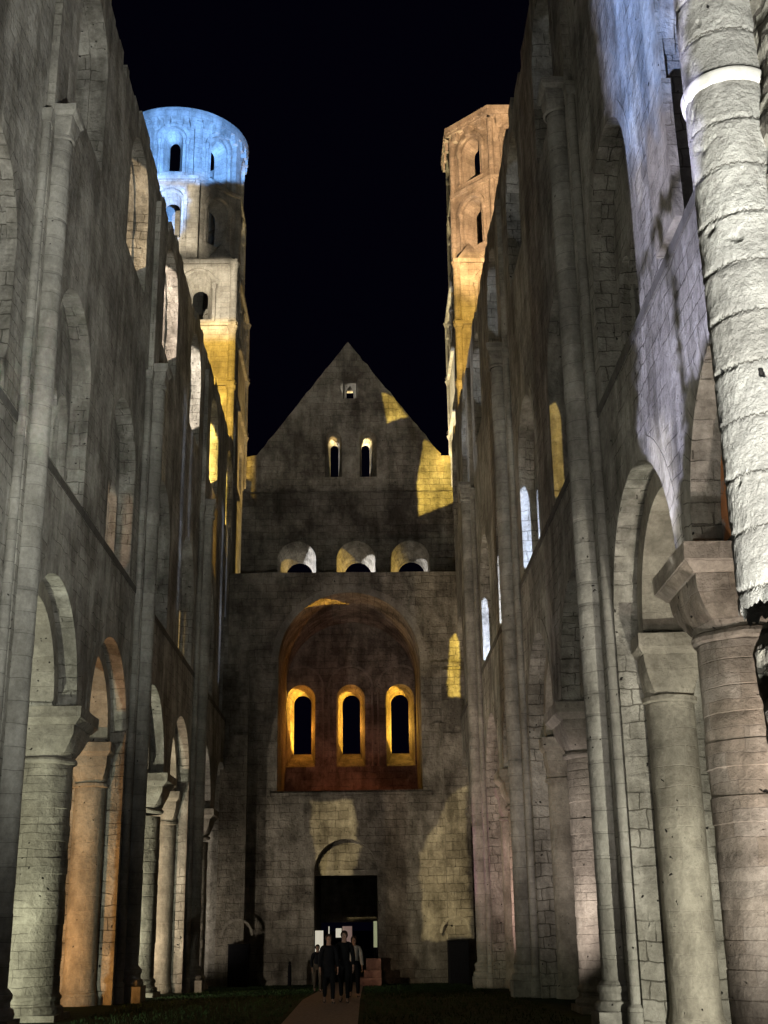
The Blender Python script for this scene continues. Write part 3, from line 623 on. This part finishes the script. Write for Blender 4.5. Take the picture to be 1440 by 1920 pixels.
# portal: tympanum, lintel, passage
a = MB(); a.panel(lambda u, v, d: (u, 60.8 + d, v), arc(-.955, 4.3, 1.5, n=18) , (), 0, .35); a.build('tympanum', M_front, wf)
a = MB(); a.box(-2.44, .53, 60.74, 61.18, 4.16, 4.40); a.build('lintel', M_ashlar, wf)
a = MB()
a.box(-2.9, -2.44, 61.2, 70, -1, 8); a.box(.53, 1.0, 61.2, 70, -1, 8); a.box(-2.9, 1.0, 61.2, 70, 4.3, 8)
a.box(-2.44, .53, 69.2, 69.9, 2.1, 4.3); a.build('passage', M_front, wf)  # end wall over the exit is added to hide sky and keep doorway black
# blind doorway arches above the black cabinets
for cx in (4.05, -5.9):
    a = MB(); a.ring(lambda u, v, d: (u, 59.62 + d, v), cx, 1.55, .62, .74, -.03, .0, seg=18); a.build('blind_door_arch', M_ashlar, wf)
# platform behind the parapet
a = MB(); a.box(-6.6, 4.6, 61.2, 70, 17.9, 18.2); a.build('platform', M_front, wf)

# ---------------------------------------------------------------- gable wall
ga = thing('gable_wall', (-.8, 63, 18.2), 'pointed stone gable with three small windows standing between the two towers', 'gable')
mg = lambda u, v, d: (u, 63 + d, v)
gl = [(-6.5, 18.2), (4.9, 18.2), (4.9, 24.2), (-6.5, 24.2)]
gh = []
for x in (-3.55, -.42, 2.45): gh.append((archloop(x, 18.75, 20.3, 1.02, 14), archloop(x + .1, 18.7, 19.75, .72, 14)))
m = MB(); m.panel(mg, gl, gh, .12, 1.4); 
gu = [(-6.3, 24.2), (4.75, 24.2), (4.75, 26.1), (4.2, 26.1)]
n = 24
for k in range(n + 1): t = k / n; gu.append((4.2 + (-.8 - 4.2) * t + random.uniform(-.05, .05), 26.2 + (32.95 - 26.2) * t + random.uniform(-.03, .03)))
for k in range(1, n + 1): t = k / n; gu.append((-.8 + (-5.75 + .8) * t + random.uniform(-.02, .02), 32.95 + (26.2 - 32.95) * t + random.uniform(-.03, .03)))
gu += [(-6.3, 26.1)]
hs = [(archloop(-1.62, 24.9, 27.1, .47, 12), archloop(-1.58, 25.3, 27.0, .22, 12)), (archloop(.28, 24.9, 27.1, .47, 12), archloop(.14, 25.3, 27.0, .22, 12)),
      ([(-.28, 29.5), (-.28, 30.85), (-1.08, 30.85), (-1.08, 29.5)], [(-.45, 29.55), (-.45, 30.4), (-.95, 30.4), (-.95, 29.55)])]
m.panel(mg, gu, hs, 0, 1.3); m.build('wall', M_front, ga)
# trefoil light in the top opening
fl = [(-.2, 29.4), (-.2, 30.95), (-1.2, 30.95), (-1.2, 29.4)]; tr_ = [(-.52, 29.6), (-.50, 30.1), (-.55, 30.3), (-.7, 30.5), (-.85, 30.3), (-.90, 30.1), (-.88, 29.6)]
m = MB(); m.panel(mg, fl, [tr_], .55, .7); m.build('tracery', M_ashlar, ga)
m = MB(); m.box(-6.4, 4.8, 62.9, 63.02, 24.05, 24.22); m.build('ledge', M_front, ga)

# ---------------------------------------------------------------- towers
def tower(sg, cx, label, roundtop):
    cy = 63.8; H = 3.7
    root = thing('tower', (cx, cy, 0), label, 'tower', 'west towers')
    # square shaft: front + inner side + others
    sq = [(-H, 18.0), (H, 18.0), (H, 36.5), (-H, 36.5)]
    for i, ang in enumerate((0, 90, 180, 270)):
        c_, s_ = math.cos(R_(ang)), math.sin(R_(ang))
        def mp(u, v, d, c_=c_, s_=s_): x, y = u, -H + d; return (cx + x * c_ - y * s_, cy + x * s_ + y * c_, v)
        wins = [(archloop(u, 32.9, 35.0, .8, 12), archloop(u, 32.9, 34.7, .42, 12)) for u in (-1.75, 1.75)] + [(archloop(u, 25.0, 27.2, .7, 12), archloop(u, 25.2, 27.1, .4, 12)) for u in (-1.75, 1.75)]
        m = MB(); hh = H - (.011 if i % 2 else 0)
        m.panel(mp, [(-hh, -1.0 if 0 else 0), (hh, 0), (hh, 36.5), (-hh, 36.5)], wins, .003 * i, 1.0); wo = m.build('square_stage', M_tower, root)
        for z, t in ((36.5, .26), (32.7, .2), (29.2, .2), (24.2, .2)):
            b = MB()
            lo = [(-H - .14, z - t), (H + .14, z - t), (H + .14, z), (-H - .14, z)]
            b.panel(mp, lo, (), -.15 - .002 * i, .05); b.build('string_course', M_tower, root)
        for u in (-1.75, 1.75):
            b = MB(); b.ring(mp, u, 35.0, .98, 1.12, -.08, 0, seg=16); b.build('window_arch', M_tower, root)
            for k in (-.88, .88):
                b = MB(); q = mp(u + k, 0, -.05); b.lathe(q[0], q[1], [(.14, 32.7), (.1, 32.8), (.1, 34.7), (.15, 34.8), (.17, 35.0)], seg=8); b.build('colonnette', M_tower, root)
        for z0, z1 in ((24.2, 29.0), (29.2, 32.5), (32.7, 36.3)):
            for u in (-H + .05, ):
                q = mp(u, 0, .05); b = MB(); b.lathe(q[0], q[1], [(.3, z0), (.2, z0 + .2), (.2, z1 - .3), (.3, z1)], seg=12); b.build('corner_shaft', M_tower, root)
    # octagon stages
    ap = 3.55; s = ap * math.tan(PI / 8)
    def octo(z0, z1, win, corb, apo=ap):
        s = apo * math.tan(PI / 8)
        for k in range(8):
            a = R_(45 * k); c_, s_ = math.cos(a), math.sin(a)
            def mp(u, v, d, c_=c_, s_=s_): x, y = u, -apo + d; return (cx + x * c_ - y * s_, cy + x * s_ + y * c_, v)
            hl = [(archloop(0, win[0], win[1], .62, 12), archloop(.02, win[0] + .1, win[1] - .1, .42, 12))] if win else []
            m = MB(); m.panel(mp, [(-s, z0), (s, z0), (s, z1), (-s, z1)], hl, 0, .8); m.build('octagon_stage', M_tower, root)
            if win:
                b = MB(); b.ring(mp, 0, win[1], .78, .98, -.2, 0, seg=16); b.build('window_arch', M_tower, root)
                for kk in (-.86, .86):
                    q = mp(kk, 0, -.05); b = MB(); b.lathe(q[0], q[1], [(.13, win[0] - .1), (.09, win[0]), (.09, win[1] - .3), (.14, win[1] - .2), (.16, win[1])], seg=8); b.build('colonnette', M_tower, root)
            b = MB(); b.panel(mp, [(-s - .07, z1 - .22), (s + .07, z1 - .22), (s + .07, z1), (-s - .07, z1)], (), -.16, .1); b.build('string_course', M_tower, root)
            q = mp(-s, 0, .0); b = MB(); b.lathe(q[0], q[1], [(.17, z0), (.17, z1 - .25)], seg=10); b.build('corner_shaft', M_tower, root)
    octo(36.5, 41.9, (38.0, 40.3), False)
    if roundtop:
        R = 3.5
        def mc(u, v, d): a = u / R; return (cx + (R - d) * math.sin(a), cy - (R - d) * math.cos(a), v)
        C = 2 * PI * R; st = C / 8
        for k in range(8):
            u0 = (k - .5) * st; uc = k * st
            m = MB(); m.panel(mc, [(u0 + st * t / 8, 41.9) for t in range(9)] + [(u0 + st * t / 8, 46.2) for t in range(8, -1, -1)], [(archloop(uc, 42.3, 44.4, .55, 12), archloop(uc, 42.45, 44.25, .38, 12))], 0, .8, grid=.4); m.build('drum_stage', M_tower, root)
            b = MB(); b.ring(mc, uc, 44.4, .72, .92, -.2, 0, seg=16); b.build('window_arch', M_tower, root)
            for kk in (-.8, .8):
                q = mc(uc + kk, 0, -.04); b = MB(); b.lathe(q[0], q[1], [(.12, 42.1), (.09, 42.2), (.09, 44.1), (.14, 44.2), (.15, 44.4)], seg=8); b.build('colonnette', M_tower, root)
            b = MB(); b.panel(mc, [(u0 - .22, 41.95), (u0 + .22, 41.95), (u0 + .22, 45.6), (u0 - .22, 45.6)], (), -.26, .02); b.build('pilaster_strip', M_tower, root)
            for t in range(4):
                b = MB(); uu = u0 + st * (t + .5) / 4; b.panel(mc, [(uu - .13, 45.2), (uu + .13, 45.2), (uu + .2, 45.72), (uu - .2, 45.72)], (), -.36, .02); b.build('corbel', M_tower, root)
        b = MB(); b.lathe(cx, cy, [(R - .1, 45.7), (R + .36, 45.72), (R + .42, 46.2), (R + .38, 46.3), (R - .6, 46.32)], seg=64); b.build('cornice', M_tower, root, smooth=True)
    else:
        octo(41.9, 45.9, (42.4, 44.4), True, 3.5)
        for k in range(8):
            a = R_(45 * k); c_, s_ = math.cos(a), math.sin(a)
            def mp(u, v, d, c_=c_, s_=s_): x, y = u, -3.5 + d; return (cx + x * c_ - y * s_, cy + x * s_ + y * c_, v)
            s = 3.5 * math.tan(PI / 8)
            for t in range(3):
                b = MB(); uu = -s + 2 * s * (t + .5) / 3; b.panel(mp, [(uu - .13, 45.2), (uu + .13, 45.2), (uu + .2, 45.72), (uu - .2, 45.72)], (), -.36, .02); b.build('corbel', M_tower, root)
            b = MB(); b.panel(mp, [(-s - .17, 45.72), (s + .17, 45.72), (s + .17, 46.35), (-s - .17, 46.35)], (), -.4, .5)
            for t in range(9):
                uu = -s + 2 * s * (t + .5) / 9; b.panel(mp, [(uu - .07, 45.9), (uu + .07, 45.9), (uu, 46.1)], (), -.45, -.39)
            b.build('cornice', M_tower, root)
    # corner pyramids on the square stage
    for sx in (-1, 1):
        for sy in (-1, 1):
            x, y = cx + sx * (H - .85), cy + sy * (H - .85); b = MB(); q = .8
            c4 = [(x - q, y - q, 36.5), (x + q, y - q, 36.5), (x + q, y + q, 36.5), (x - q, y + q, 36.5)]
            for k in range(4): b.quad((c4[k], c4[(k + 1) % 4], (x, y, 38.0)), ((0, 0), (1.5, 0), (.75, 1.4)))
            b.build('corner_pyramid', M_tower, root)
    # buttress strips on the front octagon face
    if roundtop:
        for u in (-1.35, 1.35):
            b = MB(); b.box(cx + u - .3, cx + u + .3, cy - 3.95, cy - 3.4, 36.55, 41.2); b.build('buttress', M_tower, root)
    return root
tower(-1, -10.6, 'left tower with a round drum top lit blue over a yellow lit square base', True)
tower(1, 8.85, 'right tower with an octagonal top lit orange from below', False)

# ---------------------------------------------------------------- beyond and around the portal
def slab_obj(name, x0, x1, y0, y1, z0, z1, mat, parent=None, bev=.01):
    b = MB(); b.box(x0, x1, y0, y1, z0, z1); o = b.build(name, mat, parent)
    md = o.modifiers.new('bevel', 'BEVEL'); md.width = bev; md.segments = 2; return o
M_black = plain('black_metal', (.012, .012, .014), .6, noise_=.2)
M_lit = plain('cream_opening_glow', (.8, .76, .62), .5, emit=(1, .93, .74), es=.55, noise_=.08, scale=3)
M_litg = plain('green_white_opening_glow', (.7, .74, .5), .5, emit=(.80, .88, .50), es=.22, noise_=.08, scale=3)
M_litp = plain('pinkish_opening_glow', (.7, .58, .5), .5, emit=(1, .66, .56), es=.16, noise_=.15, scale=3)
def cabinet(x0, x1, y, z0, z1, label):
    r = thing('cabinet', ((x0 + x1) / 2, y, z0), label, 'cabinet', 'black cabinets at the foot of the west front')
    slab_obj('body', x0, x1, y - .35, y + .35, z0, z1, M_black, r, .02)
    slab_obj('lid', x0 - .03, x1 + .03, y - .38, y + .38, z1, z1 + .05, M_black, r)
    slab_obj('door_panel', x0 + .06, x1 - .06, y - .365, y - .345, z0 + .1, z1 - .08, M_black, r)
    slab_obj('handle', x1 - .2, x1 - .17, y - .40, y - .365, (z0 + z1) / 2 - .1, (z0 + z1) / 2 + .1, M_black, r, .005)
cabinet(3.62, 4.55, 59.1, -.6, 1.18, 'tall black cabinet against the west front on the right, under a small blind arch')
cabinet(-6.2, -5.3, 59.1, -.6, 1.15, 'tall black cabinet in the dark left corner of the west front')
def panel_thing(x0, x1, y, z0, z1, mat, label, posts=True):  # added glowing boards stand in for lit doors and windows outside
    r = thing('lit_opening_standin', ((x0 + x1) / 2, y, -.6), label, 'glowing stand-in', 'glowing stand-ins for lit doors and windows beyond the portal')
    slab_obj('glowing_face', x0, x1, y, y + .05, z0, z1, mat, r, .01)
    f = .035
    for a, b, c, d in ((x0 - f, x0, z0 - f, z1 + f), (x1, x1 + f, z0 - f, z1 + f)): slab_obj('frame', a, b, y - .02, y + .07, c, d, M_black, r, .004)
    if posts:
        for x in (x0 + .02, x1 - .06): slab_obj('post', x, x + .04, y + .01, y + .05, -.6, z0, M_black, r, .004)
panel_thing(-2.40, -2.02, 60.7, .75, 1.72, M_lit, 'bright cream glowing stand-in for a lit opening at the left edge of the dark doorway')
panel_thing(.30, .47, 60.7, .95, 2.1, M_litg, 'narrow pale green glowing stand-in for a lit opening at the right edge of the dark doorway')
panel_thing(-1.88, -1.83, 64, .95, 1.9, M_lit, 'thin white glowing stand-in strip inside the doorway beside the bright cream one')
panel_thing(-1.62, -1.32, 68, 1.35, 1.8, M_lit, 'small yellowish glowing stand-in for a lit opening beyond the doorway, between the walkers heads')
panel_thing(-1.28, -.78, 68.3, 1.1, 1.9, M_litp, 'dim pink glowing stand-in for a lit opening far beyond the doorway, right of the small yellowish one')
r = thing('stone_steps', (.25, 58.7, -.6), 'short flight of reddish stone steps at the right of the doorway', 'steps')
M_step = plain('reddish_stone', (.34, .20, .15), .9, noise_=.3, scale=6)
slab_obj('step', -.35, .62, 58.1, 59.95, -.7, -.28, M_step, r); slab_obj('step', -.15, .62, 58.7, 59.95, -.28, .02, M_step, r); slab_obj('step', -.05, .62, 59.3, 59.95, .02, .5, M_step, r)
lamp((.1, 55.6, .2), (.25, 59, -.1), (1, .62, .46), 14, 35, .6, .05)
r = thing('bollard', (-3.45, 58.8, -.6), 'small dark bollard on the grass left of the doorway', 'bollard')
b = MB(); b.lathe(-3.45, 58.8, [(.09, -.7), (.08, .25), (.05, .32), (.07, .36), (.03, .44), (.001, .45)], seg=14); b.build('post', M_black, r, smooth=True)

# ---------------------------------------------------------------- people
def skin_mesh(name, pts, edges, root_i, mat, parent, sub=1):
    me = bpy.data.meshes.new(name); me.from_pydata([p[:3] for p in pts], edges, [])
    o = bpy.data.objects.new(name, me); COL.objects.link(o)
    md = o.modifiers.new('skin', 'SKIN'); md.use_smooth_shade = True
    for i, v in enumerate(me.skin_vertices[0].data): r = pts[i][3]; v.radius = (r, pts[i][4] if len(pts[i]) > 4 else r); v.use_root = (i == root_i)
    if sub: m2 = o.modifiers.new('sub', 'SUBSURF'); m2.levels = sub; m2.render_levels = sub
    bpy.context.view_layer.update()
    dg = bpy.context.evaluated_depsgraph_get(); nm = bpy.data.meshes.new_from_object(o.evaluated_get(dg))
    o.modifiers.clear(); o.data = nm; nm.name = name
    nm.materials.clear(); nm.materials.append(mat)
    if parent: o.parent = parent
    return o
def person(loc, rz, h, top, bot, label, stride=.22, hair=None, coat=False, arm=(.12, -.1)):
    root = thing('person', loc, label, 'person', 'people walking up the path'); k = h / 1.75 * .96
    root.rotation_euler = (0, 0, rz); root.scale = (k, k, k)
    skin = plain('skin', (.22, .13, .10), .6, noise_=.1); shoe = plain('shoe', (.02, .02, .02), .6)
    s = stride
    J = dict(pel=(0, 0, .95, .14, .10), sp1=(0, 0, 1.10, .125, .09), sp2=(0, -.01, 1.30, .15, .10), nb=(0, 0, 1.44, .07, .06), nk=(0, 0, 1.50, .052), h0=(0, -.01, 1.58, .075, .085), h1=(0, -.01, 1.67, .075, .092), h2=(0, 0, 1.735, .04),
             nose=(0, -.105, 1.615, .011))
    E = [('pel', 'sp1'), ('sp1', 'sp2'), ('sp2', 'nb'), ('nb', 'nk'), ('nk', 'h0'), ('h0', 'h1'), ('h1', 'h2'), ('h0', 'nose')]
    cl_top = [('pel', 'sp1'), ('sp1', 'sp2'), ('sp2', 'nb')]; cl_bot = [('sp1', 'pel')]
    for sgn, nm in ((-1, 'l'), (1, 'r')):
        f = s * sgn; a = arm[0] if sgn < 0 else arm[1]
        J['hip' + nm] = (.09 * sgn, 0, .90, .085); J['kn' + nm] = (.10 * sgn, -f * .55 - .03, .50 , .058); J['an' + nm] = (.10 * sgn, -f, .09 + (.05 if f < 0 else 0), .038); J['toe' + nm] = (.12 * sgn, -f - .16, .035, .034)
        J['sh' + nm] = (.175 * sgn, 0, 1.41, .058); J['el' + nm] = (.23 * sgn, a * .3 + .03, 1.13, .042); J['wr' + nm] = (.24 * sgn, -abs(a) * .6 - .04, .90, .028); J['pa' + nm] = (.24 * sgn, -abs(a) * .7 - .05, .835, .030, .018)
        E += [('pel', 'hip' + nm), ('hip' + nm, 'kn' + nm), ('kn' + nm, 'an' + nm), ('an' + nm, 'toe' + nm), ('nb', 'sh' + nm), ('sh' + nm, 'el' + nm), ('el' + nm, 'wr' + nm), ('wr' + nm, 'pa' + nm)]
        cl_top += [('nb', 'sh' + nm), ('sh' + nm, 'el' + nm), ('el' + nm, 'wr' + nm)]; cl_bot += [('pel', 'hip' + nm), ('hip' + nm, 'kn' + nm), ('kn' + nm, 'an' + nm)]
        for q, (dy, ln) in enumerate(((-.030, .065), (-.010, .078), (.010, .072), (.028, .058))):
            P = J['pa' + nm]; a1 = 'f%d%s' % (q, nm); a2 = 'g%d%s' % (q, nm)
            J[a1] = (P[0], P[1] + dy, P[2] - .045 - ln * .4, .0095); J[a2] = (P[0] - .018 * sgn, P[1] + dy - .004, P[2] - .045 - ln, .008); E += [('pa' + nm, a1), (a1, a2)]
        P = J['pa' + nm]; J['t' + nm] = (P[0] - .012 * sgn, P[1] - .045, P[2] - .02, .010); J['u' + nm] = (P[0] - .02 * sgn, P[1] - .055, P[2] - .055, .009); E += [('pa' + nm, 't' + nm), ('t' + nm, 'u' + nm)]
    def mk(name, edges, grow, mat, sub=1):
        ks = []; [ks.append(x) for e in edges for x in e if x not in ks]
        pts = [tuple(J[x][:3]) + tuple(r + grow for r in J[x][3:]) for x in ks]
        return skin_mesh(name, pts, [(ks.index(a), ks.index(b)) for a, b in edges], ks.index('pel') if 'pel' in ks else 0, mat, root, sub)
    mk('body', E, 0, skin)
    if coat:
        J['hem'] = (0, -.02, .62, .17, .13); cl_top = cl_top + [('pel', 'hem')]
    mk('trousers', cl_bot, .018, bot); mk('jacket', cl_top, .022, top)
    for nm in 'lr':
        J['heel' + nm] = (J['an' + nm][0], J['an' + nm][1] + .05, J['an' + nm][2] - .045, .034)
        o = mk('shoe', [('heel' + nm, 'toe' + nm)], .012, shoe)
    hm = bpy.data.meshes.new('hair'); bm = bmesh.new(); bmesh.ops.create_icosphere(bm, subdivisions=3, radius=.098)
    for v in bm.verts:
        v.co.z *= 1.15; v.co.y *= 1.1; v.co += noise.noise_vector(v.co * 30) * .008
        if v.co.y < -.02 and v.co.z < .045: v.co.y = -.02 + (v.co.y + .02) * .2
        if hair and v.co.z < 0 and v.co.y > -.03: v.co.z *= 1.9
    bm.to_mesh(hm); bm.free(); ho = bpy.data.objects.new('hair', hm); COL.objects.link(ho); ho.parent = root; ho.location = (0, .012, 1.665); hm.materials.append(plain('hair', (.03, .02, .015), .7))
    for x in (-.032, .032):
        b = MB(); b.lathe(0, 0, [(.001, -.008), (.008, -.004), (.009, 0), (.008, .004), (.001, .008)], seg=8); e = b.build('eye', plain('eye', (.08, .07, .07), .2)); e.parent = root; e.location = (x, -.094, 1.64)
    return root
dk = plain('dark_cloth', (.006, .006, .008), .9); dk2 = plain('black_cloth', (.005, .005, .006), .9); gr = plain('light_grey_cloth', (.30, .29, .29), .9); br_ = plain('brown_cloth', (.06, .045, .035), .9)
person((-1.0, 34.3, 0), .08, 1.74, dk, dk2, 'person in a long dark coat walking towards us, left of the pair on the path', .20, coat=True)
person((-.60, 34.5, 0), -.06, 1.82, dk2, dk2, 'person in black mid-stride on the path, right of the long coated one', .26, arm=(.2, .1))
person((-.38, 38.0, gz(38)), .1, 1.72, gr, dk, 'person in a pale grey top and dark trousers walking behind the two in black', .16, hair=True)
person((-1.75, 46.5, gz(46.5)), .2, 1.62, dk, br_, 'smaller dark clothed person farther back at the left of the doorway', .10)
